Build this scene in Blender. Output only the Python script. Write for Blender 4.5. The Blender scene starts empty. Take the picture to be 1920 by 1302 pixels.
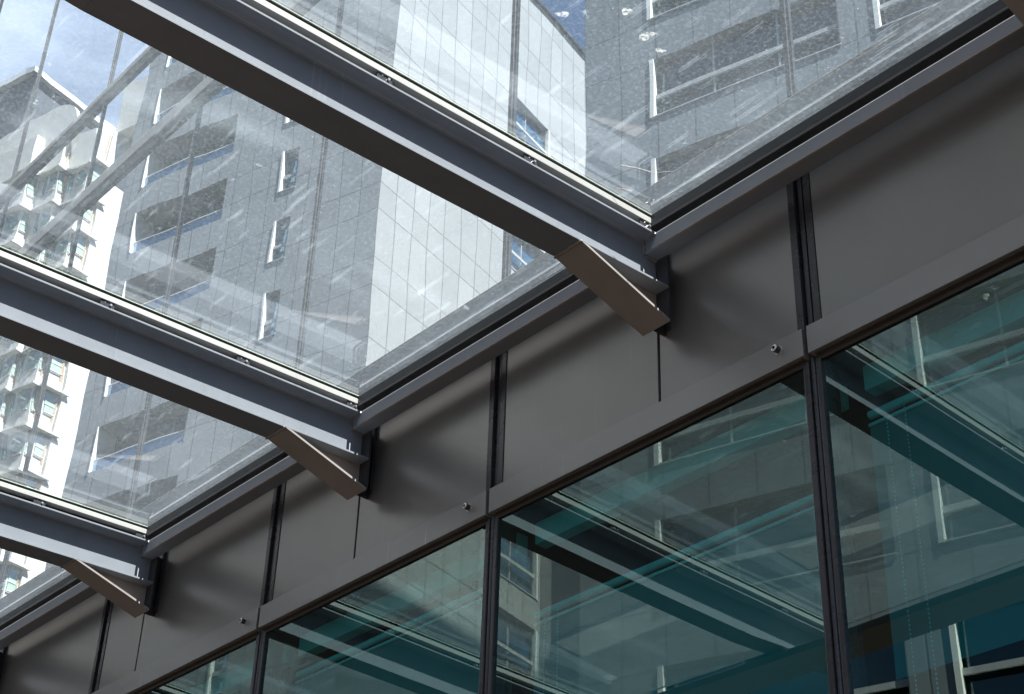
import bpy, bmesh, math, random
from mathutils import Vector, Matrix
random.seed(7)
S = bpy.context.scene
COL = S.collection
ZC = 1.6                       # eye height: all z below are measured from the eye

# ------------------------------------------------------------------ camera, sky, sun, exposure
R2 = Vector((0.64666, 0.76277, 0.0)); 
AZ, EL, RO = 0.867754, 0.573723, 0.0352017
fw = Vector((-math.sin(AZ)*math.cos(EL), math.cos(AZ)*math.cos(EL), math.sin(EL)))
r_ = fw.cross(Vector((0, 0, 1))).normalized(); u_ = r_.cross(fw)
cr, sr = math.cos(RO), math.sin(RO)
rx = cr*r_ + sr*u_; ux = -sr*r_ + cr*u_
cam = bpy.data.cameras.new('camera'); cam.sensor_width = 36; cam.lens = 3038.12*36/1920
cam.clip_start = 0.05; cam.clip_end = 2000
co = bpy.data.objects.new('camera', cam); COL.objects.link(co)
m = Matrix((rx, ux, -fw)).transposed().to_4x4(); m.translation = Vector((0, 0, ZC))
co.matrix_world = m
S.camera = co

SUN = Vector((0.469, -0.013, 0.883)).normalized()
w = bpy.data.worlds.new("World"); S.world = w; w.use_nodes = True
nt = w.node_tree; N = nt.nodes; bg = N['Background']
sky = N.new('ShaderNodeTexSky'); sky.sky_type = 'NISHITA'; sky.sun_disc = False
sky.sun_elevation = math.radians(62); sky.sun_rotation = math.radians(91.6)
sky.air_density = 1.0; sky.dust_density = 0.3; sky.ozone_density = 3.0
tc = N.new('ShaderNodeTexCoord'); mp = N.new('ShaderNodeMapping'); mp.inputs['Scale'].default_value = (1, 1, 2.2)
nz = N.new('ShaderNodeTexNoise'); nz.inputs['Scale'].default_value = 3.2; nz.inputs['Detail'].default_value = 7; nz.inputs['Roughness'].default_value = 0.55
rp = N.new('ShaderNodeValToRGB'); rp.color_ramp.elements[0].position = 0.55; rp.color_ramp.elements[1].position = 0.85
mx = N.new('ShaderNodeMix'); mx.data_type = 'RGBA'; mx.inputs['B'].default_value = (8.5, 8.8, 9.2, 1)
nt.links.new(tc.outputs['Generated'], mp.inputs[0]); nt.links.new(mp.outputs[0], nz.inputs[0])
nt.links.new(nz.outputs[0], rp.inputs[0]); nt.links.new(rp.outputs[0], mx.inputs['Factor'])
nt.links.new(sky.outputs[0], mx.inputs['A'])
dv = N.new('ShaderNodeVectorMath'); dv.operation = 'DOT_PRODUCT'; dv.inputs[1].default_value = Vector((-0.76, -0.20, 0.62)).normalized(); nt.links.new(tc.outputs['Generated'], dv.inputs[0])
r2c = N.new('ShaderNodeMapRange'); r2c.inputs['From Min'].default_value = 0.955; r2c.inputs['From Max'].default_value = 1.0; r2c.inputs['To Max'].default_value = 0.85; r2c.interpolation_type = 'SMOOTHSTEP'
nt.links.new(dv.outputs['Value'], r2c.inputs[0])
nz2 = N.new('ShaderNodeTexNoise'); nz2.inputs['Scale'].default_value = 5.0; nz2.inputs['Detail'].default_value = 6; nt.links.new(mp.outputs[0], nz2.inputs[0])
r3c = N.new('ShaderNodeMapRange'); r3c.inputs['From Min'].default_value = 0.25; r3c.inputs['From Max'].default_value = 0.6; nt.links.new(nz2.outputs[0], r3c.inputs[0])
ml = N.new('ShaderNodeMath'); ml.operation = 'MULTIPLY'; nt.links.new(r2c.outputs[0], ml.inputs[0]); nt.links.new(r3c.outputs[0], ml.inputs[1])
mx2 = N.new('ShaderNodeMix'); mx2.data_type = 'RGBA'; mx2.inputs['B'].default_value = (11, 11.6, 13.5, 1)
nt.links.new(ml.outputs[0], mx2.inputs['Factor']); nt.links.new(mx.outputs['Result'], mx2.inputs['A']); nt.links.new(mx2.outputs['Result'], bg.inputs[0])
bg.inputs[1].default_value = 0.032

sl = bpy.data.lights.new('sun', 'SUN'); sl.energy = 5.0; sl.angle = math.radians(0.5); sl.color = (1.0, 0.95, 0.88)
so = bpy.data.objects.new('sun', sl); COL.objects.link(so)
so.rotation_euler = SUN.to_track_quat('Z', 'Y').to_euler()
vs = S.view_settings; vs.view_transform = 'Standard'; vs.look = 'None'; vs.exposure = 2.6; vs.gamma = 1.0
S.cycles.max_bounces = 14; S.cycles.transparent_max_bounces = 24; S.cycles.glossy_bounces = 8
S.cycles.caustics_reflective = False; S.cycles.caustics_refractive = False
S.cycles.use_denoising = True

# ------------------------------------------------------------------ helpers
def tag(o, label=None, cat=None, group=None, kind=None):
    if label: o['label'] = label
    if cat: o['category'] = cat
    if group: o['group'] = group
    if kind: o['kind'] = kind
    return o

def empty(name, loc, label, cat, group=None):
    o = bpy.data.objects.new(name, None); COL.objects.link(o)
    o.location = (loc[0], loc[1], loc[2]+ZC); o.empty_display_size = 0.2
    o['pos'] = 0; del o['pos']
    return tag(o, label, cat, group)

def base_of(parent):
    v = Vector((0, 0, 0)); p = parent
    while p is not None:
        v += Vector(p.location); p = p.parent
    return v

class MB:
    """collects faces (scene coordinates, z from the eye) and links them as ONE mesh object"""
    def __init__(self): self.bm = bmesh.new(); self.uv = self.bm.loops.layers.uv.new('UVMap')
    def face(self, pts, uvs=None, mat=0):
        vs_ = [self.bm.verts.new(p) for p in pts]
        f = self.bm.faces.new(vs_); f.material_index = mat
        if uvs:
            for l, q in zip(f.loops, uvs): l[self.uv].uv = q
        return f
    def prism(self, poly, axis_pts, mat=0):
        """poly: list of 3D points (closed loop), axis_pts: same loop displaced"""
        a = [self.bm.verts.new(p) for p in poly]; b = [self.bm.verts.new(p) for p in axis_pts]
        n = len(a); fs = [self.bm.faces.new(a[::-1]), self.bm.faces.new(b)]
        for i in range(n): fs.append(self.bm.faces.new((a[i], a[(i+1) % n], b[(i+1) % n], b[i])))
        for f in fs: f.material_index = mat
        return fs
    def box(self, x0, x1, y0, y1, z0, z1, mat=0, bevel=0.0, sl=0.0, yr=0.0):
        """box; sl = slope dz/dy about y=yr"""
        f = lambda y: sl*(y-yr)
        P = [(x0, y0, z0+f(y0)), (x1, y0, z0+f(y0)), (x1, y0, z1+f(y0)), (x0, y0, z1+f(y0))]
        Q = [(x0, y1, z0+f(y1)), (x1, y1, z0+f(y1)), (x1, y1, z1+f(y1)), (x0, y1, z1+f(y1))]
        fs = self.prism(P, Q, mat)
        if bevel:
            es = list({e for g in fs for e in g.edges})
            bmesh.ops.bevel(self.bm, geom=es, offset=bevel, segments=2, profile=0.6, affect='EDGES')
    def bar(self, p, q, w, h, up=Vector((0, 0, 1)), mat=0):
        p = Vector(p); q = Vector(q); d = (q-p).normalized(); s = d.cross(up).normalized(); t = s.cross(d)
        A = [p+s*a*w/2+t*b*h/2 for a, b in ((-1, -1), (1, -1), (1, 1), (-1, 1))]
        B = [v+(q-p) for v in A]
        self.prism(A, B, mat)
    def tube(self, p, q, r, n=12, mat=0, r2=None):
        p = Vector(p); q = Vector(q); d = (q-p).normalized()
        s = d.orthogonal().normalized(); t = d.cross(s); r2 = r if r2 is None else r2
        A = [p+(s*math.cos(2*math.pi*i/n)+t*math.sin(2*math.pi*i/n))*r for i in range(n)]
        B = [q+(s*math.cos(2*math.pi*i/n)+t*math.sin(2*math.pi*i/n))*r2 for i in range(n)]
        self.prism(A, B, mat)
    def blob(self, c, r, seed=0):
        rnd = random.Random(seed)
        g = bmesh.ops.create_icosphere(self.bm, subdivisions=1, radius=r)
        for v in g['verts']:
            v.co = v.co*(1+rnd.uniform(-.25, .25)) + Vector(c)
    def build(self, name, mats, parent=None, bevel=0.0, smooth=False, kind=None):
        bmesh.ops.recalc_face_normals(self.bm, faces=self.bm.faces)
        off = base_of(parent) - Vector((0, 0, ZC))
        for v in self.bm.verts: v.co -= off
        if parent is None:
            off = Vector((0, 0, 0))
        me = bpy.data.meshes.new(name); self.bm.to_mesh(me); self.bm.free()
        for mm in (mats if isinstance(mats, (list, tuple)) else [mats]): me.materials.append(mm)
        o = bpy.data.objects.new(name, me); COL.objects.link(o)
        if parent is not None: o.parent = parent
        if bevel:
            b = o.modifiers.new('bevel', 'BEVEL'); b.width = bevel; b.segments = 2; b.limit_method = 'ANGLE'
        if smooth:
            for p in me.polygons: p.use_smooth = True
        if kind: o['kind'] = kind
        return o

def mat(name):
    m_ = bpy.data.materials.new(name); m_.use_nodes = True
    return m_, m_.node_tree, m_.node_tree.nodes['Principled BSDF']

def noise(t, scale, detail=4, rough=0.5, coord='Object', stretch=None):
    c = t.nodes.new('ShaderNodeTexCoord'); n = t.nodes.new('ShaderNodeTexNoise')
    n.inputs['Scale'].default_value = scale; n.inputs['Detail'].default_value = detail; n.inputs['Roughness'].default_value = rough
    if stretch:
        q = t.nodes.new('ShaderNodeMapping'); q.inputs['Scale'].default_value = stretch
        t.links.new(c.outputs[coord], q.inputs[0]); t.links.new(q.outputs[0], n.inputs[0])
    else: t.links.new(c.outputs[coord], n.inputs[0])
    return n
def ramp(t, src, p0, p1, c0=(0, 0, 0, 1), c1=(1, 1, 1, 1)):
    r = t.nodes.new('ShaderNodeValToRGB'); e = r.color_ramp.elements
    e[0].position = p0; e[1].position = p1; e[0].color = c0; e[1].color = c1
    t.links.new(src, r.inputs[0]); return r
def bump(t, src, strength, dist, bsdf):
    b = t.nodes.new('ShaderNodeBump'); b.inputs['Strength'].default_value = strength; b.inputs['Distance'].default_value = dist
    t.links.new(src, b.inputs['Height']); t.links.new(b.outputs[0], bsdf.inputs['Normal']); return b
def mathn(t, op, a, b=None, c=None):
    n = t.nodes.new('ShaderNodeMath'); n.operation = op
    for i, v in enumerate((a, b, c)):
        if v is None: continue
        if isinstance(v, (int, float)): n.inputs[i].default_value = v
        else: t.links.new(v, n.inputs[i])
    return n.outputs[0]

def painted(name, c, rough, metal=0.0, bumpy=0.12, scale=420, var=0.15, streak=0.0, spec=0.5, rvar=0.15):
    m_, t, b = mat(name); b.inputs['Specular IOR Level'].default_value = spec
    n = noise(t, 6, 6, 0.6); r = ramp(t, n.outputs[0], 0.3, 0.75, tuple(x*(1-var) for x in c)+(1,), tuple(x*(1+var) for x in c)+(1,))
    col = r.outputs[0]
    if streak:
        n3 = noise(t, 1.0, 5, 0.6, stretch=(60, 60, 1.2)); r3 = ramp(t, n3.outputs[0], 0.60, 0.74)
        n4 = noise(t, 1.4, 2, 0.5); r4 = ramp(t, n4.outputs[0], 0.5, 0.62)
        mm = t.nodes.new('ShaderNodeMix'); mm.data_type = 'RGBA'; mm.inputs['B'].default_value = tuple(min(1, x*2.2+.02) for x in c)+(1,)
        f = mathn(t, 'MULTIPLY', mathn(t, 'MULTIPLY', r3.outputs[0], r4.outputs[0]), streak)
        t.links.new(f, mm.inputs['Factor']); t.links.new(col, mm.inputs['A']); col = mm.outputs['Result']
    t.links.new(col, b.inputs['Base Color'])
    b.inputs['Roughness'].default_value = rough; b.inputs['Metallic'].default_value = metal
    n2 = noise(t, scale, 2)
    bump(t, n2.outputs[0], bumpy, 0.002, b)
    r5 = ramp(t, n.outputs[0], 0.2, 0.8, (rough*(1-rvar),)*3+(1,), (min(1, rough*(1+rvar)),)*3+(1,))
    t.links.new(r5.outputs[0], b.inputs['Roughness'])
    return m_

M = {}
M['steel'] = painted('painted_steel', (0.185, 0.203, 0.232), 0.6, 0.0, 0.25, 300, 0.08, 0.3, 0.2)
M['steel_end'] = painted('painted_steel_plate', (0.26, 0.235, 0.225), 0.6, 0.0, 0.15, 380, 0.1)
M['weld'] = painted('weld_bead', (0.22, 0.21, 0.20), 0.4, 0.6, 0.5, 300, 0.3)
M['panel'] = painted('metallic_panel', (0.28, 0.275, 0.265), 0.29, 0.5, 0.015, 1200, 0.025, 0.10, 0.5, 0.03)
M['strip'] = painted('metallic_sill', (0.31, 0.305, 0.30), 0.36, 0.5, 0.02, 1200, 0.03, 0.8, 0.5, 0.03)
M['dark'] = painted('dark_gasket', (0.010, 0.010, 0.011), 0.55)
M['mullion'] = painted('mullion_paint', (0.05, 0.05, 0.056), 0.28, 0.2, 0.05, 300, 0.1)
M['soffit'] = painted('brown_frame_paint', (0.055, 0.045, 0.038), 0.45, 0.1)
M['alu'] = painted('aluminium_frame', (0.42, 0.42, 0.41), 0.42, 0.2, 0.05, 300, 0.06)
M['galv'] = painted('bright_fixing_metal', (0.75, 0.74, 0.70), 0.25, 0.8, 0.1, 300, 0.1)
M['flash'] = painted('flashing', (0.04, 0.042, 0.045), 0.5, 0.2)
M['gasket_green'] = painted('glazing_gasket', (0.03, 0.033, 0.025), 0.6)
M['white'] = painted('white_render', (0.60, 0.575, 0.53), 0.8, 0, 0.1, 5, 0.05)
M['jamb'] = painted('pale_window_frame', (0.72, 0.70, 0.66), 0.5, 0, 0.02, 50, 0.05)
M['tan_pipe'] = painted('tan_drain_pipe', (0.42, 0.27, 0.16), 0.6)
M['upstand'] = painted('grey_upstand', (0.17, 0.18, 0.19), 0.7, 0, 0.3, 60, 0.4)
M['frame_grey'] = painted('grey_window_frame', (0.40, 0.40, 0.39), 0.5)
M['edge_brown'] = painted('brown_edge_strip', (0.20, 0.13, 0.075), 0.8, 0, 0.3, 200, 0.5)
M['plate'] = painted('shaded_end_plate', (0.028, 0.030, 0.034), 0.55)
M['lining'] = painted('shaded_window_lining', (0.10, 0.105, 0.11), 0.5)
M['coping'] = painted('white_coping', (0.8, 0.8, 0.8), 0.6)
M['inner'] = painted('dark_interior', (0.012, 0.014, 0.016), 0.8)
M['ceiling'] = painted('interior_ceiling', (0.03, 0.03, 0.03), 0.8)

def cladding(name, c, off_z, per_z, off_s=0.0, panel=0.95, split=1.17):
    """stone-like panels with thin open joints; UV is in metres (along the wall, height)"""
    m_, t, b = mat(name)
    uvn = t.nodes.new('ShaderNodeUVMap'); sp = t.nodes.new('ShaderNodeSeparateXYZ'); t.links.new(uvn.outputs[0], sp.inputs[0])
    s = mathn(t, 'DIVIDE', mathn(t, 'ADD', sp.outputs[0], 40*panel+off_s), panel)
    z = mathn(t, 'DIVIDE', mathn(t, 'ADD', sp.outputs[1], 40*per_z-off_z), per_z)
    fs = mathn(t, 'FRACT', s); fz = mathn(t, 'FRACT', z)
    ds = mathn(t, 'MULTIPLY', mathn(t, 'MINIMUM', fs, mathn(t, 'SUBTRACT', 1.0, fs)), panel)
    dz1 = mathn(t, 'MULTIPLY', mathn(t, 'MINIMUM', fz, mathn(t, 'SUBTRACT', 1.0, fz)), per_z)
    dz2 = mathn(t, 'MULTIPLY', mathn(t, 'ABSOLUTE', mathn(t, 'SUBTRACT', fz, split/per_z)), per_z)
    d = mathn(t, 'MINIMUM', ds, mathn(t, 'MINIMUM', dz1, dz2))
    j = mathn(t, 'LESS_THAN', d, 0.022)
    # each slab has its own tone
    cell = t.nodes.new('ShaderNodeCombineXYZ')
    t.links.new(mathn(t, 'FLOOR', s), cell.inputs[0]); t.links.new(mathn(t, 'FLOOR', z), cell.inputs[1])
    t.links.new(mathn(t, 'GREATER_THAN', fz, split/per_z), cell.inputs[2])
    wn = t.nodes.new('ShaderNodeTexWhiteNoise'); wn.noise_dimensions = '3D'; t.links.new(cell.outputs[0], wn.inputs['Vector'])
    n = noise(t, 0.7, 6, 0.6)
    tone = mathn(t, 'ADD', mathn(t, 'MULTIPLY', wn.outputs['Value'], 0.16), mathn(t, 'MULTIPLY', n.outputs[0], 0.22))
    tone = mathn(t, 'ADD', tone, 0.80)
    v = t.nodes.new('ShaderNodeVectorMath'); v.operation = 'SCALE'; v.inputs[0].default_value = c
    t.links.new(tone, v.inputs['Scale'])
    mm = t.nodes.new('ShaderNodeMix'); mm.data_type = 'RGBA'; mm.inputs['B'].default_value = tuple(x*.42 for x in c)+(1,)
    t.links.new(j, mm.inputs['Factor']); t.links.new(v.outputs[0], mm.inputs['A'])
    t.links.new(mm.outputs['Result'], b.inputs['Base Color']); b.inputs['Roughness'].default_value = 0.55
    bp = bump(t, mathn(t, 'SUBTRACT', 1.0, j), 0.6, 0.02, b)
    return m_
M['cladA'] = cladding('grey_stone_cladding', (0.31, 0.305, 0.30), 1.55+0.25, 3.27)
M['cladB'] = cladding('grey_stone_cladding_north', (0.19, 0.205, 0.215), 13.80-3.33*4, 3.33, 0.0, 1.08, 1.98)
M['cladG'] = cladding('dark_cladding', (0.06, 0.065, 0.08), 0, 3.2)

def window_glass(name, tint, body, spec=0.45, rough=0.03):
    m_, t, b = mat(name)
    t.nodes.remove(b); out = t.nodes['Material Output']
    g = t.nodes.new('ShaderNodeBsdfGlossy'); g.inputs['Roughness'].default_value = rough; g.inputs['Color'].default_value = tint+(1,)
    d = t.nodes.new('ShaderNodeBsdfDiffuse')
    n = noise(t, 0.35, 3); r = ramp(t, n.outputs[0], 0.35, 0.65, tuple(x*.5 for x in body)+(1,), tuple(x*1.4 for x in body)+(1,))
    t.links.new(r.outputs[0], d.inputs[0])
    x = t.nodes.new('ShaderNodeMixShader'); x.inputs[0].default_value = spec
    t.links.new(d.outputs[0], x.inputs[1]); t.links.new(g.outputs[0], x.inputs[2]); t.links.new(x.outputs[0], out.inputs[0])
    return m_
M['towerglass'] = window_glass('tower_window_glass', (0.28, 0.48, 0.66), (0.035, 0.10, 0.17), 0.35, 0.12)
M['darkglass'] = window_glass('dark_window_glass', (0.30, 0.38, 0.42), (0.012, 0.018, 0.02), 0.22)
M['blueglass'] = window_glass('blue_balustrade_glass', (0.42, 0.56, 0.72), (0.05, 0.11, 0.17), 0.45)
M['tealglass'] = window_glass('green_window_glass', (0.5, 0.62, 0.62), (0.16, 0.26, 0.26), 0.35)
M['curtain'] = painted('pale_green_curtain', (0.36, 0.48, 0.38), 0.8)

def facade_glass(name, spec, tint, back, see, wave=0.05, wscale=0.55):
    """curtain wall glass: a coated mirror over a dim see-through room"""
    m_, t, b = mat(name); t.nodes.remove(b); out = t.nodes['Material Output']
    g = t.nodes.new('ShaderNodeBsdfGlossy'); g.inputs['Roughness'].default_value = 0.0; g.inputs['Color'].default_value = tint+(1,)
    n = noise(t, wscale, 1.5, 0.4); bump(t, n.outputs[0], wave, 0.05, g)
    tr = t.nodes.new('ShaderNodeBsdfTransparent'); tr.inputs[0].default_value = see+(1,)
    x = t.nodes.new('ShaderNodeMixShader'); x.inputs[0].default_value = spec
    if back:
        d = t.nodes.new('ShaderNodeBsdfDiffuse'); d.inputs[0].default_value = back+(1,); t.links.new(d.outputs[0], x.inputs[1])
    else: t.links.new(tr.outputs[0], x.inputs[1])
    t.links.new(g.outputs[0], x.inputs[2]); t.links.new(x.outputs[0], out.inputs[0])
    return m_
M['glass_low'] = facade_glass('tinted_window_glass', 0.23, (0.64, 0.82, 0.78), None, (0.45, 0.85, 0.85))
M['glass_up'] = facade_glass('coated_upper_glass', 0.88, (0.83, 0.91, 0.98), (0.03, 0.035, 0.04), (0, 0, 0), 0.06)
M['glass_edge'] = painted('glass_edge', (0.55, 0.62, 0.55), 0.3)

def dusty_glass(refl):
    m_, t, b = mat('dusty_canopy_glass' if refl else 'canopy_glass_top_face'); t.nodes.remove(b); out = t.nodes['Material Output']
    tr = t.nodes.new('ShaderNodeBsdfTransparent'); tr.inputs[0].default_value = (0.81, 0.835, 0.845, 1)
    tl = t.nodes.new('ShaderNodeBsdfTranslucent'); tl.inputs[0].default_value = (0.68, 0.80, 0.91, 1)
    df = t.nodes.new('ShaderNodeBsdfDiffuse'); df.inputs[0].default_value = (0.66, 0.72, 0.78, 1)
    dust = t.nodes.new('ShaderNodeMixShader'); dust.inputs[0].default_value = 0.25
    t.links.new(tl.outputs[0], dust.inputs[1]); t.links.new(df.outputs[0], dust.inputs[2])
    # film of dust + blotches + specks + heavier dirt washed down to the wall edge (real deposit, in object space)
    n1 = noise(t, 1.1, 6, 0.62); a = ramp(t, n1.outputs[0], 0.30, 0.78, (0.014,)*3+(1,), (0.034,)*3+(1,))
    n2 = noise(t, 70, 8, 0.8); bq = ramp(t, n2.outputs[0], 0.50, 0.66, (0, 0, 0, 1), (0.045,)*3+(1,))
    tc_ = t.nodes.new('ShaderNodeTexCoord')
    vo = t.nodes.new('ShaderNodeTexVoronoi'); vo.inputs['Scale'].default_value = 46; t.links.new(tc_.outputs['Object'], vo.inputs['Vector'])
    cs = t.nodes.new('ShaderNodeSeparateColor'); t.links.new(vo.outputs['Color'], cs.inputs[0])
    rad = mathn(t, 'MULTIPLY', mathn(t, 'POWER', cs.outputs[0], 14.0), 0.11)
    sp = mathn(t, 'MULTIPLY', mathn(t, 'LESS_THAN', vo.outputs['Distance'], rad), 0.25)
    vo2 = t.nodes.new('ShaderNodeTexVoronoi'); vo2.inputs['Scale'].default_value = 150; t.links.new(tc_.outputs['Object'], vo2.inputs['Vector'])
    cs2 = t.nodes.new('ShaderNodeSeparateColor'); t.links.new(vo2.outputs['Color'], cs2.inputs[0])
    sp2 = mathn(t, 'MULTIPLY', mathn(t, 'LESS_THAN', vo2.outputs['Distance'], mathn(t, 'MULTIPLY', mathn(t, 'POWER', cs2.outputs[1], 4.0), 0.20)), 0.08)
    n3 = noise(t, 2.6, 5, 0.6, stretch=(1.0, 0.35, 1)); smear = ramp(t, n3.outputs[0], 0.60, 0.80, (0, 0, 0, 1), (0.035,)*3+(1,))
    sx = t.nodes.new('ShaderNodeSeparateXYZ'); t.links.new(tc_.outputs['Object'], sx.inputs[0])
    edge = mathn(t, 'SMOOTH_MAX', mathn(t, 'SUBTRACT', 1.0, mathn(t, 'DIVIDE', mathn(t, 'SUBTRACT', 3.905, sx.outputs[1]), 0.35)), 0.0, 0.1)
    n4 = noise(t, 90, 6, 0.8); ed = mathn(t, 'MULTIPLY', mathn(t, 'MULTIPLY', edge, 0.17), ramp(t, n4.outputs[0], 0.44, 0.60).outputs[0])
    tot = mathn(t, 'ADD', mathn(t, 'ADD', a.outputs[0], bq.outputs[0]), mathn(t, 'ADD', mathn(t, 'ADD', sp, sp2), mathn(t, 'ADD', smear.outputs[0], ed)))
    n5 = noise(t, 7.5, 9, 0.72); spl = ramp(t, n5.outputs[0], 0.665, 0.70, (0, 0, 0, 1), (0.16,)*3+(1,))
    wv = t.nodes.new('ShaderNodeTexNoise'); wv.inputs['Scale'].default_value = 1.0; wv.inputs['Detail'].default_value = 3
    mq = t.nodes.new('ShaderNodeMapping'); mq.inputs['Scale'].default_value = (3, 46, 1); mq.inputs['Rotation'].default_value = (0, 0, 0.5)
    t.links.new(tc_.outputs['Object'], mq.inputs[0]); t.links.new(mq.outputs[0], wv.inputs[0])
    scr = ramp(t, wv.outputs[0], 0.655, 0.68, (0, 0, 0, 1), (0.045,)*3+(1,))
    tot = mathn(t, 'ADD', tot, mathn(t, 'ADD', spl.outputs[0], scr.outputs[0]))
    tot = mathn(t, 'MINIMUM', tot, 0.85)
    x1 = t.nodes.new('ShaderNodeMixShader'); t.links.new(tot, x1.inputs[0]); t.links.new(tr.outputs[0], x1.inputs[1]); t.links.new(dust.outputs[0], x1.inputs[2])
    gl = t.nodes.new('ShaderNodeBsdfGlossy'); gl.inputs['Roughness'].default_value = 0.02
    ge = t.nodes.new('ShaderNodeNewGeometry'); dp = t.nodes.new('ShaderNodeVectorMath'); dp.operation = 'DOT_PRODUCT'
    t.links.new(ge.outputs['Incoming'], dp.inputs[0]); t.links.new(ge.outputs['Normal'], dp.inputs[1])
    ct = mathn(t, 'SUBTRACT', 1.0, mathn(t, 'ABSOLUTE', dp.outputs['Value']))
    ff = mathn(t, 'ADD', mathn(t, 'MULTIPLY', mathn(t, 'POWER', ct, 5.0), 0.8 if refl else 0.3), 0.20 if refl else 0.01)
    x2 = t.nodes.new('ShaderNodeMixShader'); t.links.new(ff, x2.inputs[0]); t.links.new(x1.outputs[0], x2.inputs[1]); t.links.new(gl.outputs[0], x2.inputs[2])
    t.links.new(x2.outputs[0], out.inputs[0])
    return m_
M['dusty'] = dusty_glass(True); M['dusty_top'] = dusty_glass(False)

def blind_mat():
    m_, t, b = mat('sheer_blind_fabric'); b.inputs['Base Color'].default_value = (0.03, 0.17, 0.20, 1); b.inputs['Roughness'].default_value = 0.7
    n = noise(t, 300, 2, 0.5, stretch=(1, 1, 1)); bump(t, n.outputs[0], 0.1, 0.002, b)
    return m_
M['blind'] = blind_mat()
M['blindrail'] = painted('blind_rail', (0.16, 0.5, 0.55), 0.4)

# ------------------------------------------------------------------ ground
def ground_mat():
    m_, t, b = mat('paving')
    br = t.nodes.new('ShaderNodeTexBrick'); c = t.nodes.new('ShaderNodeTexCoord'); t.links.new(c.outputs['Object'], br.inputs[0])
    br.inputs['Scale'].default_value = 1.6; br.inputs['Color1'].default_value = (0.050, 0.040, 0.033, 1); br.inputs['Color2'].default_value = (0.038, 0.031, 0.027, 1)
    br.inputs['Mortar'].default_value = (0.03, 0.03, 0.03, 1); br.inputs['Mortar Size'].default_value = 0.012
    n = noise(t, 0.4, 6); mm = t.nodes.new('ShaderNodeMix'); mm.data_type = 'RGBA'; mm.blend_type = 'MULTIPLY'; mm.inputs['Factor'].default_value = 0.5
    t.links.new(br.outputs[0], mm.inputs['A']); t.links.new(n.outputs[0], mm.inputs['B']); t.links.new(mm.outputs['Result'], b.inputs['Base Color'])
    b.inputs['Roughness'].default_value = 0.9; b.inputs['Specular IOR Level'].default_value = 0.1
    return m_
g = MB(); g.face([(-900, -900, -ZC), (900, -900, -ZC), (900, 900, -ZC), (-900, 900, -ZC)])
gr = g.build('ground', ground_mat()); gr['kind'] = 'structure'

# ------------------------------------------------------------------ office building with curtain wall (wall runs along X)
YW = 4.05; YP = 4.085; YG = 4.12
MX = [-3.107+1.8*k for k in range(2, -9, -1)]       # mullion lines
BX = [-3.80+2.03*k for k in range(2, -6, -1)]       # canopy beams: 0.26, -1.77, -3.80 ... -11.92
SLOPE = 0.0304
def zb(y): return 3.758+SLOPE*(y-2.042)             # underside of a beam
H = 0.249
off = empty('office_building', (-6.0, 6.0, -ZC), 'dark grey metal and mirror glass office front carrying the glass canopy', 'building')
X0, X1 = MX[-1], MX[0]

# sill strips, one per bay, butted with a 22 mm gap at each mullion
for a, b_ in zip(MX[1:], MX[:-1]):
    s_ = MB(); s_.box(a+0.008, b_-0.014, YW, YW+0.06, 3.239, 3.357, bevel=0.0015)
    st = s_.build('sill_strip', M['strip'], off)
    q = MB(); cx, cz = b_-0.127, 3.313                # sleeve bolt near the right end of the strip
    q.tube((cx, YW-0.004, cz), (cx, YW, cz), 0.019, 18)
    bo = q
    n = 18
    def ring(y, r): return [Vector((cx+r*math.cos(2*math.pi*i/n), y, cz+r*math.sin(2*math.pi*i/n))) for i in range(n)]
    R0, R1, R2_, R3 = ring(YW-0.004, 0.0145), ring(YW-0.028, 0.0135), ring(YW-0.030, 0.0065), ring(YW-0.012, 0.006)
    for A_, B_, mi in ((R0, R1, 1), (R1, R2_, 0), (R2_, R3, 1)):
        for i in range(n): bo.face([A_[i], A_[(i+1) % n], B_[(i+1) % n], B_[i]], mat=mi)
    bo.face(R3, mat=1)
    bo.build('sleeve_bolt', [M['galv'], M['mullion']], st)
# panels between mullion grooves and the joints behind each bracket
JX = [-1.80, -3.885, -5.95, -8.03, -10.10, -12.15]
cuts = sorted([(x, 0.0575, 'm') for x in MX] + [(x, 0.007, 'j') for x in JX] + [(0.2, 0.012, 'j')], reverse=True)
for (a, wa, _), (b_, wb, _) in zip(cuts[:-1], cuts[1:]):
    if a-b_ < 0.3: continue
    p_ = MB(); p_.box(b_+wb, a-wa, YP, YP+0.03, 3.30, 4.20, bevel=0.002); p_.build('cladding_panel', M['panel'], off)
bk = MB(); bk.box(X0, X1, YP+0.032, YP+0.06, 3.30, 4.20); bk.build('joint_backing', M['dark'], off)
for x in MX:
    m1 = MB()
    for xs in (-0.040, 0.040): m1.box(x+xs-0.0165, x+xs+0.0165, YP-0.004, YP+0.02, 3.359, 4.20, bevel=0.003)
    m1.box(x-0.018, x+0.006, YP+0.012, YP+0.031, 3.359, 4.20, bevel=0.004)
    m1.build('joint_cover', M['mullion'], off)
# window heads: the brown recessed frame under the strip
for a, b_ in zip(MX[1:], MX[:-1]):
    h_ = MB(); h_.box(a+0.03, b_-0.03, YW+0.010, YW+0.034, 3.231, 3.2385); h_.box(a+0.03, b_-0.03, YW+0.030, YW+0.038, 3.214, 3.2305)
    h_.build('window_head', M['soffit'], off)
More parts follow.
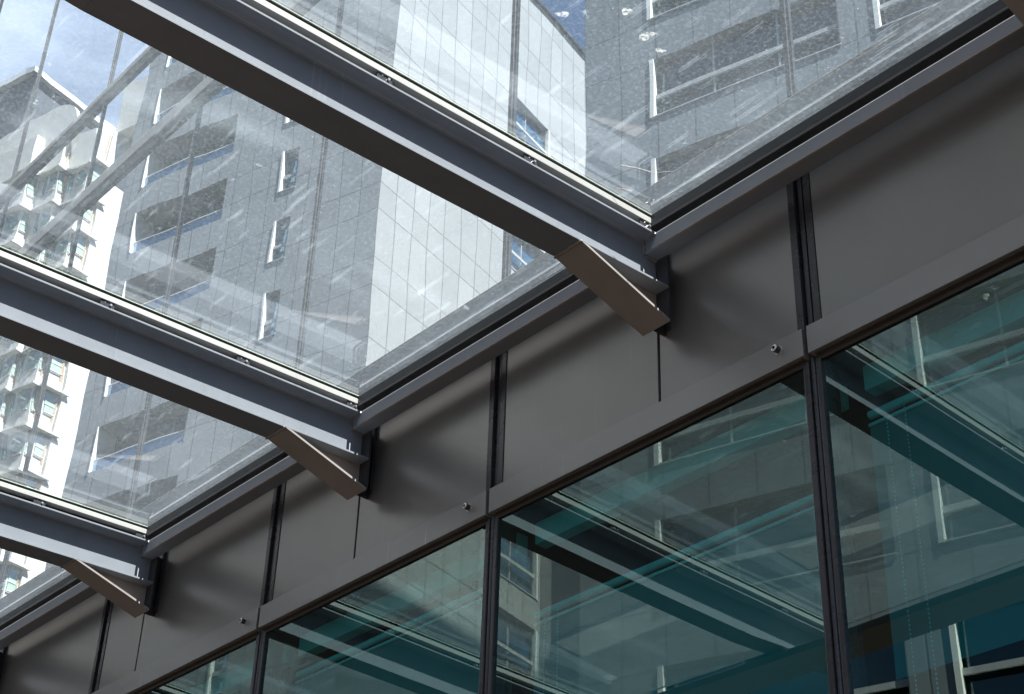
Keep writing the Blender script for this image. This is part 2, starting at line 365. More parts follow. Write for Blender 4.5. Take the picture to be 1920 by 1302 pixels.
# lower mullions
for x in MX:
    c_ = MB()
    c_.box(x-0.044, x-0.016, YW+0.028, YG+0.03, -ZC, 3.229, bevel=0.005)
    c_.box(x+0.016, x+0.040, YW+0.028, YG+0.03, -ZC, 3.229, bevel=0.005)
    c_.tube((x-0.001, YW+0.042, -ZC), (x-0.001, YW+0.042, 3.236), 0.0125, 12)
    c_.box(x-0.015, x+0.0155, YW+0.050, YG+0.09, -ZC, 3.236)
    c_.build('mullion', M['mullion'], off, smooth=False)
# lower window panes
for a, b_ in zip(MX[1:], MX[:-1]):
    p_ = MB(); yg = YW+0.041; p_.face([(a+0.03, yg, -1.45), (b_-0.03, yg, -1.45), (b_-0.03, yg, 3.236), (a+0.03, yg, 3.236)])
    p_.build('window_pane', M['glass_low'], off)
# room behind the glass
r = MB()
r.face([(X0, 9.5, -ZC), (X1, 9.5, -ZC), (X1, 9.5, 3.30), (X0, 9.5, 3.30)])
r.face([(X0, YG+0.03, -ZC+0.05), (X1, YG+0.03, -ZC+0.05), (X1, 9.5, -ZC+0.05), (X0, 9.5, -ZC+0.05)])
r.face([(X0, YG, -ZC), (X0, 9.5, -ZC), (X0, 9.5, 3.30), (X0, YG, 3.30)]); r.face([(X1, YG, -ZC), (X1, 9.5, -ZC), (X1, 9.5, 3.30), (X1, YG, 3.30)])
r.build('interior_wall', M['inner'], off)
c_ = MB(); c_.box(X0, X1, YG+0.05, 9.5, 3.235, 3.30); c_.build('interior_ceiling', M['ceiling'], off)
for a, b_ in zip(MX[1:], MX[:-1]):
    c_ = MB(); c_.box(a+0.10, b_-0.02, 4.245, 4.31, 3.12, 3.225, bevel=0.004); c_.build('blind_pelmet', M['blindrail'], off)
# base flashing above the canopy and the upper curtain wall
f_ = MB(); f_.box(X0, X1, 3.940, YG+0.04, 4.205, 4.215); f_.build('base_flashing', M['flash'], off)
f_ = MB(); f_.box(X0, X1, 4.02, YG, 4.218, 4.44, bevel=0.004); f_.build('upstand', M['upstand'], off)
ROWS = [4.46, 8.16, 9.27, 13.3, 15.8, 18.4]
UMX = [-3.125+1.8*k for k in range(2, -13, -1)]
for a, b_ in zip(UMX[1:], UMX[:-1]):
    for z0, z1 in zip(ROWS[:-1], ROWS[1:]):
        if z0 > 9.5 and a > -4: continue
        p_ = MB(); rr = random.Random(int(a*100)+int(z0*10)); tx, tz = rr.uniform(-.0012, .0012), rr.uniform(-.0012, .0012)
        xa, xb, za, zc_ = a+0.012, b_-0.012, z0+0.05, z1-0.05
        p_.face([(xa, YG-tx-tz, za), (xb, YG+tx-tz, za), (xb, YG+tx+tz, zc_), (xa, YG-tx+tz, zc_)])
        p_.build('upper_pane', M['glass_up'], off)
UX0, UX1 = UMX[-1], UMX[0]
for i, x in enumerate(UMX):
    c_ = MB(); c_.box(x-0.016, x+0.010, YG-0.016, YG+0.05, 4.463, ROWS[-1], bevel=0.003); c_.box(x+0.012, x+0.024, YG-0.008, YG+0.05, 4.463, ROWS[-1])
    c_.build('upper_mullion', [M['mullion']], off)
for z in ROWS[1:]:
    c_ = MB(); hh = 0.085 if z < 8.5 else 0.03
    c_.box(UX0, UX1, YG-0.028, YG+0.05, z-hh, z+0.02, 0, bevel=0.003); c_.box(UX0, UX1, YG-0.02, YG+0.05, z-hh-0.11, z-hh-0.002, 1)
    c_.build('transom', [M['jamb'], M['flash']], off)
w_ = MB(); w_.box(UX0, UX1, YG+0.052, YG+0.4, 4.22, ROWS[-1]); w_.build('wall_core', M['dark'], off)
w_ = MB(); w_.box(UX0, X0-0.05, YP, YG+0.4, -ZC, 4.2); w_.build('wall_return', M['panel'], off)
w_ = MB(); w_.box(UX0, X1+0.3, 9.6, 22, -ZC, 18.4); w_.box(X1+0.01, X1+0.3, YP, 9.6, -ZC, 18.4); w_.box(UX0, UX1, YG+0.4, 9.6, 18.1, 18.4); w_.build('rear_block', M['panel'], off)

# blinds behind three windows (sheer sheets with a bright bottom rail)
for k, (x, zt, zl, lab) in enumerate([(-3.107, 3.02, 2.01, 'teal roller blind with bead chains behind the rightmost window'),
                                 (-4.907, 2.79, -0.4, 'teal roller blind behind the middle window, between the second and third mullions from the left'),
                                 (-6.707, 3.02, -0.4, 'teal roller blind behind the window that mirrors the sunlit pale panels'),
                                 (-8.507, 3.02, -0.4, 'teal roller blind behind the small leftmost window at the bottom edge')]):
    xa, xb = x+0.10, x+1.8-0.05
    e = empty('roller_blind', ((xa+xb)/2, 4.26, zt+0.02), lab, 'blind', 'roller blinds behind the lower windows')
    s_ = MB(); s_.box(xa, xb, 4.255, 4.2565, zl, zt-0.05); s_.build('fabric', M['blind'], e)
    t_ = MB(); t_.tube((xa, 4.262, zt), (xb, 4.262, zt), 0.017, 12); t_.build('roller', M['blindrail'], e)
    t_ = MB(); t_.box(xa, xb, 4.247, 4.266, zt-0.052, zt-0.04); t_.build('rail', M['blindrail'], e)
    ch = MB()
    for xc_ in (xa+0.09, xa+0.17):
        z = zt-0.03
        while z > 0.9:
            ch.box(xc_-0.002, xc_+0.002, 4.230, 4.234, z-0.008, z); z -= 0.016
    ch.build('bead_chain', M['blindrail'], e)

# ------------------------------------------------------------------ glass canopy
can = empty('glass_canopy', (-5.0, 2.4, 4.0), 'steel and dusty glass canopy fixed to the grey office front', 'canopy')
YE, YO = 3.985, 1.40

def i_section(xc, y0, y1, mb):
    hw, tf, tw, k = 0.075, 0.0105, 0.0045, 0.013
    P = [(-hw, 0), (hw, 0), (hw, tf), (tw+k, tf), (tw+k*.3, tf+k*.3), (tw, tf+k), (tw, H-tf-k), (tw+k*.3, H-tf-k*.3), (tw+k, H-tf), (hw, H-tf), (hw, H),
         (-hw, H), (-hw, H-tf), (-tw-k, H-tf), (-tw-k*.3, H-tf-k*.3), (-tw, H-tf-k), (-tw, tf+k), (-tw-k*.3, tf+k*.3), (-tw-k, tf), (-hw, tf)]
    mb.prism([(xc+a, y0, zb(y0)+b) for a, b in P], [(xc+a, y1, zb(y1)+b) for a, b in P])

for bi, xc in enumerate(BX):
    b1 = MB(); i_section(xc, YO, YE, b1)
    yt, zt_ = 0.50, 3.780
    hw, tf = 0.075, 0.0105
    zT = lambda y: zb(y)+H
    for lo0, lo1, hi0, hi1 in ((zb(YO), zt_, zb(YO)+tf, zt_+tf), (zT(YO)-tf, zT(yt)-tf, zT(YO), zT(yt))):
        b1.prism([(xc-hw, YO-.0005, lo0), (xc+hw, YO-.0005, lo0), (xc+hw, YO-.0005, hi0), (xc-hw, YO-.0005, hi0)], [(xc-hw, yt, lo1), (xc+hw, yt, lo1), (xc+hw, yt, hi1), (xc-hw, yt, hi1)])
    b1.prism([(xc-.0045, YO-.0005, zb(YO)+tf+.0005), (xc+.0045, YO-.0005, zb(YO)+tf+.0005), (xc+.0045, YO-.0005, zT(YO)-tf-.0005), (xc-.0045, YO-.0005, zT(YO)-tf-.0005)],
             [(xc-.0045, yt, zt_+tf+.0005), (xc+.0045, yt, zt_+tf+.0005), (xc+.0045, yt, zT(yt)-tf-.0005), (xc-.0045, yt, zT(yt)-tf-.0005)])
    bo = b1.build('beam', M['steel'], can, bevel=0.0012)
    # haunch: diagonal plate from the kink to the wall plus its web
    yk, z1 = 3.49, 3.650
    h_ = MB(); t = 0.013
    za = zb(yk)-0.0005
    A_ = [(xc-0.077, yk, za), (xc+0.077, yk, za), (xc+0.077, YE, z1), (xc-0.077, YE, z1)]
    B_ = [(x, y+0.0, z-t if False else z+t) for x, y, z in A_]
    B_ = [(xc-0.077, yk+0.04, za-0.0005), (xc+0.077, yk+0.04, za-0.0005), (xc+0.077, YE, z1+t), (xc-0.077, YE, z1+t)]
    h_.prism(A_, B_)
    W0 = [(xc-0.0045, yk+0.07, zb(yk+0.07)-0.001), (xc-0.0045, YE, zb(YE)-0.001), (xc-0.0045, YE, z1+t+0.001), (xc-0.0045, yk+0.07, zb(yk+0.07)-0.006)]
    h_.prism(W0, [(x+0.009, y, z) for x, y, z in W0])
    ho = h_.build('haunch', M['steel_end'], bo, bevel=0.001)
    e_ = MB(); e_.box(xc-0.070, xc+0.070, YE+0.001, YE+0.013, 3.664, 4.05, bevel=0.001); e_.box(xc-0.05, xc-0.038, YE+0.014, YP-0.002, 3.68, 4.04); e_.box(xc-0.030, xc-0.014, YP-0.016, YP-0.001, 3.70, 4.10)
    e_.build('end_plate', M['plate'], bo)  # plate coloured near-black to hold the shade behind the flange
    # weld beads: across the kink and round the ledger joint
    wd = MB(); rn = random.Random(bi)
    for i in range(34):
        x = xc-0.077+0.154*i/33
        wd.blob((x, yk+rn.uniform(-.003, .003), za-0.001), 0.0062, bi*100+i)
    wd.build('weld', M['steel_end'], bo)

for i, (xr_, xl_) in enumerate(zip(BX[:-1], BX[1:])):
    # ledger from web to web
    l_ = MB(); prof = []
    for cy, cz, a0 in ((3.988, 4.057, 0), (3.922, 4.057, 90), (3.922, 3.992, 180), (3.988, 3.992, 270)):
        for q_ in range(5): aa = math.radians(a0+q_*22.5); prof.append((cy+0.007*math.cos(aa), cz+0.007*math.sin(aa)))
    l_.prism([(xl_+0.0046, y, z) for y, z in prof], [(xr_-0.0046, y, z) for y, z in prof])
    lo = l_.build('ledger', M['steel'], can)
    sm = MB(); sm.box(xl_+0.09, xr_-0.08, 3.9138, 3.918, 3.9872, 3.9902); sm.build('edge_strip', M['edge_brown'], lo)  # thin brown strip along the ledger's lower front edge
    wd = MB(); rn = random.Random(50+i); x = xl_+0.0085
    for k in range(20):
        wd.blob((x+rn.uniform(-.002, .002), 3.913, 3.987+0.064*k/19), 0.0062, 900+k+i*50)
        wd.blob((x+rn.uniform(-.002, .002), 3.915+0.078*k/19, 3.983), 0.0060, 1900+k+i*50)
        wd.blob((x+0.066*k/19, 3.913, 4.052+rn.uniform(-.001, .001)), 0.0050, 2900+k+i*50)
    wd.build('weld', M['weld'], lo)
    # pane frame standing on clips above the flanges
    xa, xb = xl_+0.075, xr_-0.075
    ft = lambda y: zb(y)+H
    yo, yi = 0.62, 3.89
    fr_ = MB(); fr_.box(xa-0.045, xa, yo, yi, ft(0)+0.033, ft(0)+0.061, sl=SLOPE, yr=0)
    fo = fr_.build('pane_frame', M['alu'], can, bevel=0.0015)
    fr_ = MB(); fr_.box(xb, xb+0.045, yo, yi, ft(0)+0.033, ft(0)+0.061, sl=SLOPE, yr=0)
    fr_.build('pane_frame', M['alu'], can, bevel=0.0015)
    f2 = MB(); f2.box(xa-0.045, xb+0.045, yi+0.001, yi+0.018, ft(yi)+0.033, ft(yi)+0.0775, bevel=0.0015); f2.build('frame_end', M['flash'], fo)
    for x0, x1 in ((xa-0.040, xa-0.003), (xb+0.003, xb+0.040)):
        gk = MB(); gk.box(x0, x1, yo, yi, ft(0)+0.0615, ft(0)+0.0775, sl=SLOPE, yr=0)
        gk.build('gasket', M['gasket_green'], fo)
    pn = MB()
    z0, z1 = ft(0)+0.078, ft(0)+0.090
    x0, x1, y0, y1 = xa-0.034, xb+0.034, 0.58, 3.905
    P = lambda x, y, z: (x, y, z+SLOPE*y)
    pn.face([P(x0, y0, z0), P(x1, y0, z0), P(x1, y1, z0), P(x0, y1, z0)]); pn.face([P(x0, y0, z1), P(x1, y0, z1), P(x1, y1, z1), P(x0, y1, z1)], mat=2)
    for (p, q) in (((x0, y0), (x1, y0)), ((x1, y0), (x1, y1)), ((x1, y1), (x0, y1)), ((x0, y1), (x0, y0))):
        pn.face([P(*p, z0), P(*q, z0), P(*q, z1), P(*p, z1)], mat=1)
    bmesh.ops.remove_doubles(pn.bm, verts=pn.bm.verts, dist=1e-5)
    po = pn.build('glass_pane', [M['dusty'], M['glass_edge'], M['dusty_top']], can)
    ed = MB(); ed.box(xa-0.003, xa+0.003, yo, yi, ft(0)+0.0755, ft(0)+0.0778, sl=SLOPE, yr=0); ed.build('sealant_bead', M['glass_edge'], fo)
    if True:                                              # unseen black block added over the beam to keep sun out of the gap
        se = MB(); se.box(xl_-0.029, xl_+0.029, yo, yi+0.015, ft(0)+0.034, ft(0)+0.0885, sl=SLOPE, yr=0); se.build('gap_sun_block', M['dark'], can)
    # clips
    for y in (1.08+0.02, 1.79, 2.51, 3.23, 3.87):
        for xx, sg in ((xa, 1), (xb, -1)):
            c_ = MB(); zt = ft(y)
            c_.box(min(xx-sg*0.006, xx-sg*0.010), max(xx-sg*0.006, xx-sg*0.010), y-0.04, y+0.03, zt+0.0005, zt+0.032)
            c_.box(min(xx-sg*0.006, xx-sg*0.05), max(xx-sg*0.006, xx-sg*0.05), y-0.04, y+0.03, zt+0.0005, zt+0.005)
            c1 = c_.build('clip', M['mullion'], fo)
            q = MB(); q.tube((xx-sg*0.006, y+0.008, zt+0.014), (xx+sg*0.006, y+0.008, zt+0.014), 0.0055, 8)
            q.blob((xx+sg*0.001, y-0.02, zt+0.017), 0.003, i)
            q.build('bolt', M['galv'], c1)

gt = MB(); gx0, gx1 = BX[-1]-0.2, BX[0]+0.2
gt.box(gx0, gx1, 0.83, 1.12, 3.686, 3.7335, bevel=0.003)
gt.build('gutter', M['steel_end'], can)

# ------------------------------------------------------------------ towers. Positions were taken from their mirror images in
# the curtain wall (virtual y), so every point is turned back through the glass plane to where the tower really stands.
def dn(a): return Vector((math.sin(math.radians(a)), math.cos(math.radians(a))))
def polar(d, a): return dn(a)*d
def V(p, z): return Vector((p[0], 2*YG-p[1], z))
def hit(az, P, a):
    """point where the bearing az meets the plan line through P with direction a"""
    d, e = dn(az), dn(a); det = -d[0]*e[1]+e[0]*d[1]
    t = (-P[0]*e[1]+e[0]*P[1])/det
    return d*t

def wall_with_openings(mb, P, e, nrm, s0, s1, z0, z1, ops, depth):
    """vertical wall sheet along e from s0 to s1 with rectangular reveals (ops: sa,sb,za,zb); nrm points outwards (plan)"""
    ss = sorted({s0, s1} | {v for o_ in ops for v in o_[:2]}); zz = sorted({z0, z1} | {v for o_ in ops for v in o_[2:4]})
    pt = lambda s, z, d=0: V(P+e*s-nrm*d, z)
    for a, b_ in zip(ss[:-1], ss[1:]):
        run = None
        for c, d_ in zip(zz[:-1], zz[1:]):
            cm, zm = (a+b_)/2, (c+d_)/2
            if any(o_[0] < cm < o_[1] and o_[2] < zm < o_[3] for o_ in ops): continue
            mb.face([pt(a, c), pt(b_, c), pt(b_, d_), pt(a, d_)], [(a, c), (b_, c), (b_, d_), (a, d_)])
    for o_ in ops:
        sa, sb, za, zb_ = o_[:4]; D_ = depth
        mb.face([pt(sa, zb_), pt(sb, zb_), pt(sb, zb_, D_), pt(sa, zb_, D_)], [(0.4, 0.4)]*4)
        mb.face([pt(sa, za), pt(sb, za), pt(sb, za, D_), pt(sa, za, D_)], [(0.4, 0.4)]*4)

def opening_parts(P, e, nrm, sa, sb, za, zb_, depth, root, pane, bars=(), cols=(), jamb_at=None, jw=0.10, sill=True, bal=None):
    pt = lambda s, z, d=0: V(P+e*s-nrm*d, z)
    pn = MB(); pn.face([pt(sa, za, depth), pt(sb, za, depth), pt(sb, zb_, depth), pt(sa, zb_, depth)])
    wo = pn.build('window', pane, root)
    fr = MB()
    for s_ in (sa, sb):                                   # lining boards of the reveal; sun-side board coloured as lit, the other as shaded
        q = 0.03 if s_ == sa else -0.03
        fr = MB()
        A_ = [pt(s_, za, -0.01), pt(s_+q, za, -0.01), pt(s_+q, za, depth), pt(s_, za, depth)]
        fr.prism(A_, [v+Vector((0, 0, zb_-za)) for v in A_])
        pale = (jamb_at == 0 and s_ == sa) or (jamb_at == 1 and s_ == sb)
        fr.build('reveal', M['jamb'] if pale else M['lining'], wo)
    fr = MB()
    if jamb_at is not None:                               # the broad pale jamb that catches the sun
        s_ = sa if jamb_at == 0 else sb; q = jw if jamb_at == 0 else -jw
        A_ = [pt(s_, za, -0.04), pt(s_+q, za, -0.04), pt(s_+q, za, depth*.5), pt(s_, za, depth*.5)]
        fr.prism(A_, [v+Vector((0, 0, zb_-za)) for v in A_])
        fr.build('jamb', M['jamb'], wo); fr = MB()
    for z in bars:
        A_ = [pt(sa, z-0.05, 0.06), pt(sb, z-0.05, 0.06), pt(sb, z-0.05, 0.12), pt(sa, z-0.05, 0.12)]
        fr.prism(A_, [v+Vector((0, 0, 0.13)) for v in A_])
    if sill:
        A_ = [pt(sa, za, -0.03), pt(sb, za, -0.03), pt(sb, za, 0.12), pt(sa, za, 0.12)]
        fr.prism(A_, [v+Vector((0, 0, 0.04)) for v in A_])
    fr.build('frame', M['frame_grey'], wo)
    if cols:
        cl = MB()
        for s_ in cols:
            A_ = [pt(s_-0.025, za, depth-0.06), pt(s_+0.025, za, depth-0.06), pt(s_+0.025, za, depth-0.005), pt(s_-0.025, za, depth-0.005)]
            cl.prism(A_, [v+Vector((0, 0, zb_-za)) for v in A_])
        cl.build('glazing_bar', M['alu'], wo)
    if bal:
        bb = MB(); A_ = [pt(sa+0.04, za+0.02, 0.10), pt(sb-0.04, za+0.02, 0.10), pt(sb-0.04, za+0.02, 0.12), pt(sa+0.04, za+0.02, 0.12)]
        bb.prism(A_, [v+Vector((0, 0, bal)) for v in A_]); bb.build('balustrade', M['blueglass'], wo)
        rl = MB(); A_ = [pt(sa, za+bal+0.02, 0.08), pt(sb, za+bal+0.02, 0.08), pt(sb, za+bal+0.02, 0.14), pt(sa, za+bal+0.02, 0.14)]
        rl.prism(A_, [v+Vector((0, 0, 0.04)) for v in A_]); rl.build('rail', M['jamb'], wo)

DL, DR = -105.0, -15.0
eL, eR = dn(DL), dn(DR)
# --- tower A: dark face to the left of the corner, sunlit face to the right
A0 = polar(45.0, -55.7)
baseA = V(A0+eL*6+eR*8, -ZC)
TA = empty('clad_tower', baseA, 'grey stone clad tower with one sunlit blank side and stacked balconies on its shaded side', 'tower')
NL = -eR; NR = -eL                                         # outward plan normals (virtual)
TOPA = 52.0
opsL, opsR = [], []
zt = 39.25-3.27*8
while zt < TOPA-1:
    opsL.append((4.42, 5.18, zt-1.95, zt, 'n')); opsL.append((8.03, 12.65, zt-1.95, zt, 'w')); zt += 3.27
zt = 22.6-3.27*3
while zt < 46:
    opsR.append((7.55, 10.40, zt-2.12, zt)); zt += 3.27
wm = MB()
wall_with_openings(wm, A0, eL, NL, 0, 13.8, -ZC, TOPA, [o_[:4] for o_ in opsL if o_[4] == 'n'], 0.28)
wA = MB()
# left face in one sheet with both kinds of opening
wm.bm.free(); wm = MB()
wall_with_openings(wm, A0, eL, NL, 0, 13.8, -ZC, TOPA, [o_[:4] for o_ in opsL], 0.95)
wall_with_openings(wm, A0, eR, NR, 0, 24, -ZC, TOPA, opsR, 0.30)
pb = A0+eL*13.8; pc = pb+eR*24; pd = A0+eR*24
for p, q in ((pb, pc), (pc, pd)): wm.face([V(p, -ZC), V(q, -ZC), V(q, TOPA), V(p, TOPA)], [(0, -ZC), (24, -ZC), (24, TOPA), (0, TOPA)])
wm.face([V(A0, TOPA), V(pb, TOPA), V(pc, TOPA), V(pd, TOPA)], [(0.4, 0.4)]*4)
wm.build('cladding', M['cladA'], TA)
for o_ in opsL:
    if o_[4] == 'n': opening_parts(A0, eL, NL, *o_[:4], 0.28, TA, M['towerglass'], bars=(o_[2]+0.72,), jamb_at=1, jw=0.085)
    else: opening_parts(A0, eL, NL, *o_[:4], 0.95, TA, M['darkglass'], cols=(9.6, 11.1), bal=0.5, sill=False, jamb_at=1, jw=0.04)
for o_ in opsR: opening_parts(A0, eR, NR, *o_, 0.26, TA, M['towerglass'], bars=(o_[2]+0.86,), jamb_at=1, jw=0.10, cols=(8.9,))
bm_ = MB()                                                  # projecting lower bay beyond the windows
q0 = A0+eR*10.6; q1 = q0-eL*1.35; q2 = q1+eR*6; q3 = q0+eR*6
for p, q, L_ in ((q0, q1, 1.35), (q1, q2, 6), (q2, q3, 1.35)): bm_.face([V(p, -ZC), V(q, -ZC), V(q, 28.6), V(p, 28.6)], [(0, -ZC), (L_, -ZC), (L_, 28.6), (0, 28.6)])
bm_.face([V(p, 28.6) for p in (q0, q1, q2, q3)], [(0.4, 0.4)]*4)
bm_.build('lower_bay', M['cladA'], TA)

cp_ = MB()
for p, q in ((A0, pb), (A0, pd)):
    d_ = (q-p).normalized(); n_ = Vector((d_[1], -d_[0]))
    a_ = [V(p+n_*0.15, TOPA), V(q+n_*0.15, TOPA), V(q-n_*0.15, TOPA), V(p-n_*0.15, TOPA)]
    cp_.prism(a_, [v+Vector((0, 0, 0.12)) for v in a_])
cp_.build('coping', M['flash'], TA)

# --- tower B: long shaded front with wide windows
PB = Vector((-21.69, 22.70)); eB = -eL                      # s to the right
TOPB = 44.8
TB = empty('clad_slab_block', V(PB+eB*10+eR*10, -ZC), 'long grey stone clad block in shade with wide strip windows, nearest of the mirrored towers', 'building')
B0 = PB-eB*1.95
ops = []
zs = 13.85-3.33*3
while zs < TOPB-2.5:
    ops.append((1.95, 7.15, zs, zs+1.98)); ops.append((8.04, 13.3, zs, zs+1.98))
    if zs < 35: ops.append((15.2, 20.4, zs, zs+1.98))
    zs += 3.33
wm = MB(); wall_with_openings(wm, B0, eB, NL, 0, 30, -ZC, TOPB, ops, 0.28)
b1, b2, b3 = B0+eR*26, B0+eB*30+eR*26, B0+eB*30
for p, q in ((B0, b1), (b1, b2), (b2, b3)): wm.face([V(p, -ZC), V(q, -ZC), V(q, TOPB), V(p, TOPB)], [(0, -ZC), (26, -ZC), (26, TOPB), (0, TOPB)])
wm.face([V(p, TOPB) for p in (B0, b1, b2, b3)], [(0.4, 0.4)]*4)
# lower wing reaching further left
c0 = hit(-48.38, PB, DL)+eR*0.6; c1_ = hit(-46.6, PB, DL)+eR*0.6
wm.face([V(c0, -ZC), V(c1_, -ZC), V(c1_, 17.9), V(c0, 17.9)], [(0, -ZC), (1.3, -ZC), (1.3, 17.9), (0, 17.9)])
wm.face([V(c0, -ZC), V(c0+eR*6, -ZC), V(c0+eR*6, 17.9), V(c0, 17.9)], [(0, -ZC), (6, -ZC), (6, 17.9), (0, 17.9)])
wm.face([V(c0, 17.9), V(c1_, 17.9), V(c1_+eR*6, 17.9), V(c0+eR*6, 17.9)], [(0.4, 0.4)]*4)
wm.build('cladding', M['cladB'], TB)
for o_ in ops: opening_parts(B0, eB, NL, *o_, 0.26, TB, M['darkglass'], bars=(o_[2]+0.72,), jamb_at=0, jw=0.12, cols=(o_[0]+1.75, o_[0]+3.5))

# --- white residential tower with stepped bays
K1 = polar(90.0, -68.44)
def step(P, a, az): return hit(az, P, a)
pr = [K1]; p = step(K1, DR, -68.22); pr.append(p); p = step(p, 75, -68.03); K2 = p; pr.append(p); p = step(p, DR, -67.58); pr.append(p)
p = step(p, 75, -67.50); pr.append(p); p = step(p, DR, -66.3); pr.append(p)
pl = []; p = step(K1, DL, -69.22); pl.append(p); p = step(p, 165, -69.53); K0 = p; pl.append(p); p = step(p, DL, -70.30); pl.append(p)
p = step(p, 165, -70.62); KM = p; pl.append(p); p = step(p, DL, -72.3); pl.append(p)
front = pl[::-1]+pr
back = [front[-1]+eR*9, front[0]+eR*14]
WT = empty('apartment_tower', V(K1+eR*5, -ZC), 'white apartment tower with stepped bay windows under pointed hoods, seen mirrored at the left', 'tower')
PER = 2.95
zt0 = 0.796*90-PER*16
def zroof(p): return 73.0
wm = MB()
ring_ = front+back
a_ = [V(p, -ZC) for p in ring_]; b_ = [V(p, 71.9) for p in ring_]
wm.prism(a_, b_); wm.build('wall', M['white'], WT)
rt = MB()
# rooftop tank room, curved parapet
t0 = hit(-67.5, K2+eR*1.2, 75); t1 = hit(-66.5, K2+eR*1.2, 75)
a_ = [V(p, 71.9) for p in (t0, t1, t1+eR*5, t0+eR*5)]; rt.prism(a_, [v+Vector((0, 0, 4.6)) for v in a_])
rt.build('tank_room', M['white'], WT)
pp = MB()
c1_ = hit(-69.15, K0, DL); c0 = hit(-72.2, K0, DL); L_ = (c1_-c0).length
prf = [(0, 71.9), (L_, 71.9)]+[(L_-2.6+2.6*math.cos(math.radians(a_)), 71.95+2.7*math.sin(math.radians(a_))) for a_ in range(8, 91, 9)]+[(0, 74.65)]
ee = (c1_-c0).normalized(); dd = eR*0.4; dv = Vector((dd[0], -dd[1], 0))
poly = [V(c0+ee*a_, b_) for a_, b_ in prf]
pp.prism(poly, [v+dv for v in poly]); pp.build('parapet', M['white'], WT)

def strip_on(mb, p, q, z0, z1, out, f0=0.0, f1=1.0, th=0.05):
    """thin box lying on the wall segment p-q between fractions f0,f1"""
    d_ = (q-p); n_ = Vector((d_[1], -d_[0])).normalized()
    if n_.dot(-(p+q)) < 0: n_ = -n_
    a, b_ = p+d_*f0, p+d_*f1
    A_ = [V(a+n_*out, z0), V(b_+n_*out, z0), V(b_+n_*(out-th), z0), V(a+n_*(out-th), z0)]
    mb.prism(A_, [v+Vector((0, 0, z1-z0)) for v in A_])
def hood_poly(corner, pL, pR, o):
    """corner hood: pentagon that oversails both faces of a bay"""
    nL, nR = NL, NR
    return [pL+nL*o+(pL-corner).normalized()*o, corner+nL*o+nR*o, pR+nR*o+(pR-corner).normalized()*o, pR-nR*0.05, corner-nL*.05-nR*.05, pL-nL*0.05]
bays = [(K1, pl[0], pr[1]), (K2, pr[1], pr[3]), (K0, pl[2], pl[0]), (KM, pl[4], pl[2])]
for k in range(18):
    zt = zt0+PER*k+(0 if k else 0)
    if zt > 71.6 or zt < 36: continue
    for bi, (c, L_, R_) in enumerate(bays):
        if bi > 1: L_ = c+(L_-c)*(0.45 if bi == 3 else 0.8)
        g_ = MB(); z0, z1 = zt-1.62, zt-0.12
        strip_on(g_, c, L_, z0, z1, 0.03, 0.08, 0.52); strip_on(g_, c, R_, z0, z1, 0.03, 0.10, 0.80)
        if bi != 1: strip_on(g_, c, L_, z0-0.1, z1, 0.03, 0.70, 0.86)
        wo = g_.build('bay_window', M['tealglass'], WT)
        cu = MB(); strip_on(cu, c, R_, z0+0.02, z0+0.75, 0.045, 0.12, 0.78, 0.01); strip_on(cu, c, L_, z0+0.02, z0+0.7, 0.045, 0.10, 0.5, 0.01); cu.build('curtain', M['curtain'], wo)
        fr = MB(); strip_on(fr, c, L_, z0+0.5, z0+0.56, 0.07, 0.06, 0.54); strip_on(fr, c, R_, z0+0.5, z0+0.56, 0.07, 0.08, 0.82)
        strip_on(fr, c, L_, z0-0.06, z0, 0.10, 0.06, 0.54); strip_on(fr, c, R_, z0-0.06, z0, 0.10, 0.08, 0.82); fr.build('frame', M['white'], wo)
        hd = MB(); P_ = hood_poly(c, c+(L_-c)*0.95, c+(R_-c)*1.0, 0.42)
        hd.prism([V(p, zt-0.12) for p in P_], [V(p, zt+0.02) for p in P_])
        P2 = hood_poly(c, c+(L_-c)*0.75, c+(R_-c)*0.8, 0.10)
        hd.prism([V(p, zt+0.02) for p in P2], [V(p, zt+0.75) for p in P2]); hd.build('hood', M['white'], WT)
pp = MB()
for az, dd_ in ((-67.62, 0.12), (-68.16, 0.1), (-69.26, 0.1)):
    b0 = {-67.62: pr[3], -68.16: pr[1], -69.26: pl[0]}[az]
    pt = b0+NL*0.14+NR*0.02
    pp.tube(V(pt, -ZC), V(pt, 71.5), 0.07, 8)
pp.build('drain_pipe', M['tan_pipe'], WT)

# --- dark tower behind it with white coping
G0 = polar(118.0, -71.5); ZG = 0.831*118
TG = empty('dark_clad_tower', V(G0+eL*8+eR*8, -ZC), 'dark grey tower edged with white coping, farthest left behind the white tower', 'tower')
g1, g2, g3 = G0+eL*20, G0+eL*20+eR*20, G0+eR*20
wm = MB()
for p, q in ((G0, g1), (g1, g2), (g2, g3), (g3, G0)): wm.face([V(p, -ZC), V(q, -ZC), V(q, ZG), V(p, ZG)], [(0, -ZC), (20, -ZC), (20, ZG), (0, ZG)])
wm.face([V(p, ZG) for p in (G0, g1, g2, g3)], [(0.4, 0.4)]*4); wm.build('cladding', M['cladG'], TG)
cp_ = MB()
for p, q in ((G0, g1), (G0, g3)):
    d_ = (q-p).normalized(); n_ = Vector((d_[1], -d_[0]))
    a_ = [V(p+n_*0.5-d_*0.5, ZG), V(q+n_*0.5, ZG), V(q-n_*0.5, ZG), V(p-n_*0.5-d_*0.5, ZG)]
    cp_.prism(a_, [v+Vector((0, 0, 0.6)) for v in a_])
cp_.build('coping', M['coping'], TG)

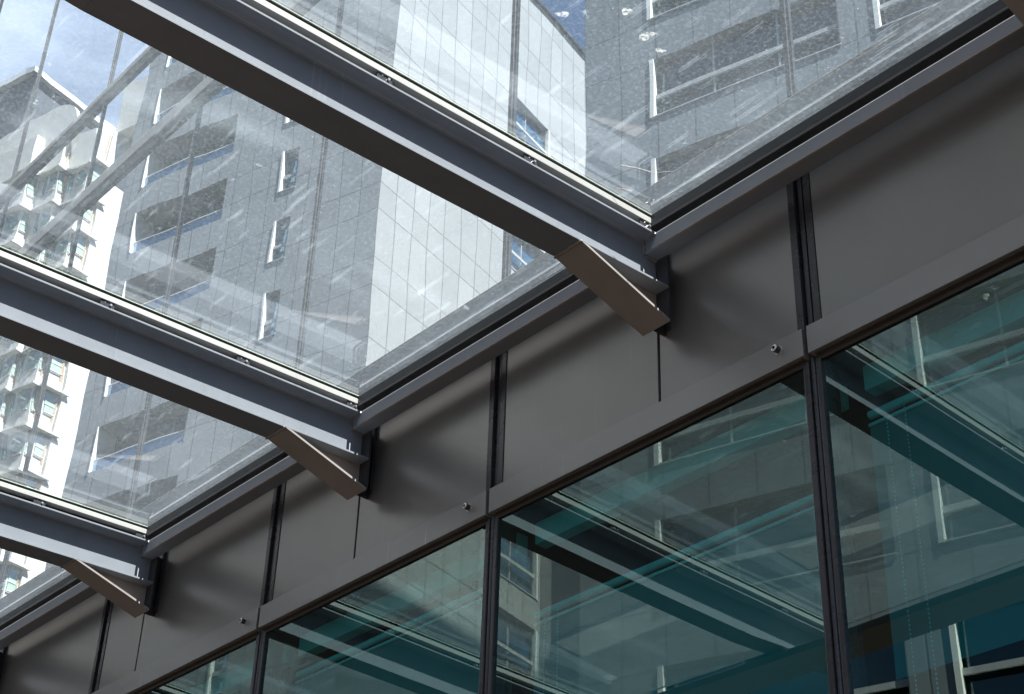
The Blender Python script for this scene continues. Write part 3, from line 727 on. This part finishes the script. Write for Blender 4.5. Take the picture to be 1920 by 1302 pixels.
# ------------------------------------------------------------------ litter lying on the canopy glass
M['twig_o'] = painted('orange_dry_stalk', (0.62, 0.30, 0.13), 0.8)
M['twig_p'] = painted('pale_dry_stalk', (0.75, 0.62, 0.45), 0.8)
def twig(pts, m_, lab, r=0.0011):
    t_ = MB()
    for p, q in zip(pts[:-1], pts[1:]): t_.tube(p, q, r, 6, r2=r*0.9)
    return tag(t_.build('twig', m_), lab, 'twig', 'dry stalks fallen on the canopy glass')
twig([(-3.705, 3.668, 4.1505), (-3.69, 3.70, 4.152), (-3.679, 3.729, 4.1525)], M['twig_o'], 'straight orange dry stalk on the glass close to the frame corner')
twig([(-3.586, 3.574, 4.1475), (-3.555, 3.639, 4.1495), (-3.534, 3.709, 4.1515), (-3.474, 3.761, 4.1535)], M['twig_p'], 'long curved pale stalk on the glass above the orange one')
twig([(-2.306, 3.848, 4.1555), (-2.255, 3.831, 4.1555), (-2.178, 3.807, 4.1545)], M['twig_p'], 'pale straight stalk on the glass near the upper right corner')
ms, ts, bs = mat('dried_splash'); ts.nodes.remove(bs)
tls = ts.nodes.new('ShaderNodeBsdfTranslucent'); tls.inputs[0].default_value = (0.85, 0.83, 0.78, 1)
trs = ts.nodes.new('ShaderNodeBsdfTransparent'); xs = ts.nodes.new('ShaderNodeMixShader')
ns = noise(ts, 75, 7, 0.75); rs = ramp(ts, ns.outputs[0], 0.42, 0.62, (0, 0, 0, 1), (0.15,)*3+(1,))
ts.links.new(rs.outputs[0], xs.inputs[0]); ts.links.new(trs.outputs[0], xs.inputs[1]); ts.links.new(tls.outputs[0], xs.inputs[2]); ts.links.new(xs.outputs[0], ts.nodes['Material Output'].inputs[0])
def splash(c, r, seed, lab, stretch=1.6):
    rn = random.Random(seed); t_ = MB(); n = 26; a0 = rn.uniform(0, 3.1)
    ph = [rn.uniform(0, 6.3) for _ in range(4)]; rad = [r*(0.8+0.22*math.sin(2*math.pi*i/n*2+ph[0])+0.14*math.sin(2*math.pi*i/n*3+ph[1])+0.07*math.sin(2*math.pi*i/n*7+ph[2])) for i in range(n)]
    P_ = []
    for i in range(n):
        a = 2*math.pi*i/n; x, y = rad[i]*math.cos(a)*stretch, rad[i]*math.sin(a)
        P_.append((c[0]+x*math.cos(a0)-y*math.sin(a0), c[1]+x*math.sin(a0)+y*math.cos(a0), 0))
    z = lambda y: c[2]+0.0012+SLOPE*(y-c[1])
    t_.prism([(x, y, z(y)) for x, y, _ in P_], [(x, y, z(y)+0.0006) for x, y, _ in P_])
    return tag(t_.build('bird_dropping', ms), lab, 'bird dropping', 'dried droppings on the canopy glass')
splash((-2.989, 3.117, 4.132), 0.024, 3, 'chalky dried dropping on the glass left of the pale window jamb of the shaded block')
splash((-2.947, 2.975, 4.128), 0.018, 5, 'streaky dropping on the glass at the top, right of the blue sky')
splash((-3.01, 3.21, 4.135), 0.014, 8, 'small faint dropping just below the chalky one')
splash((-3.11, 2.817, 4.123), 0.018, 11, 'white dropping on the glass in front of the blue patch of sky')
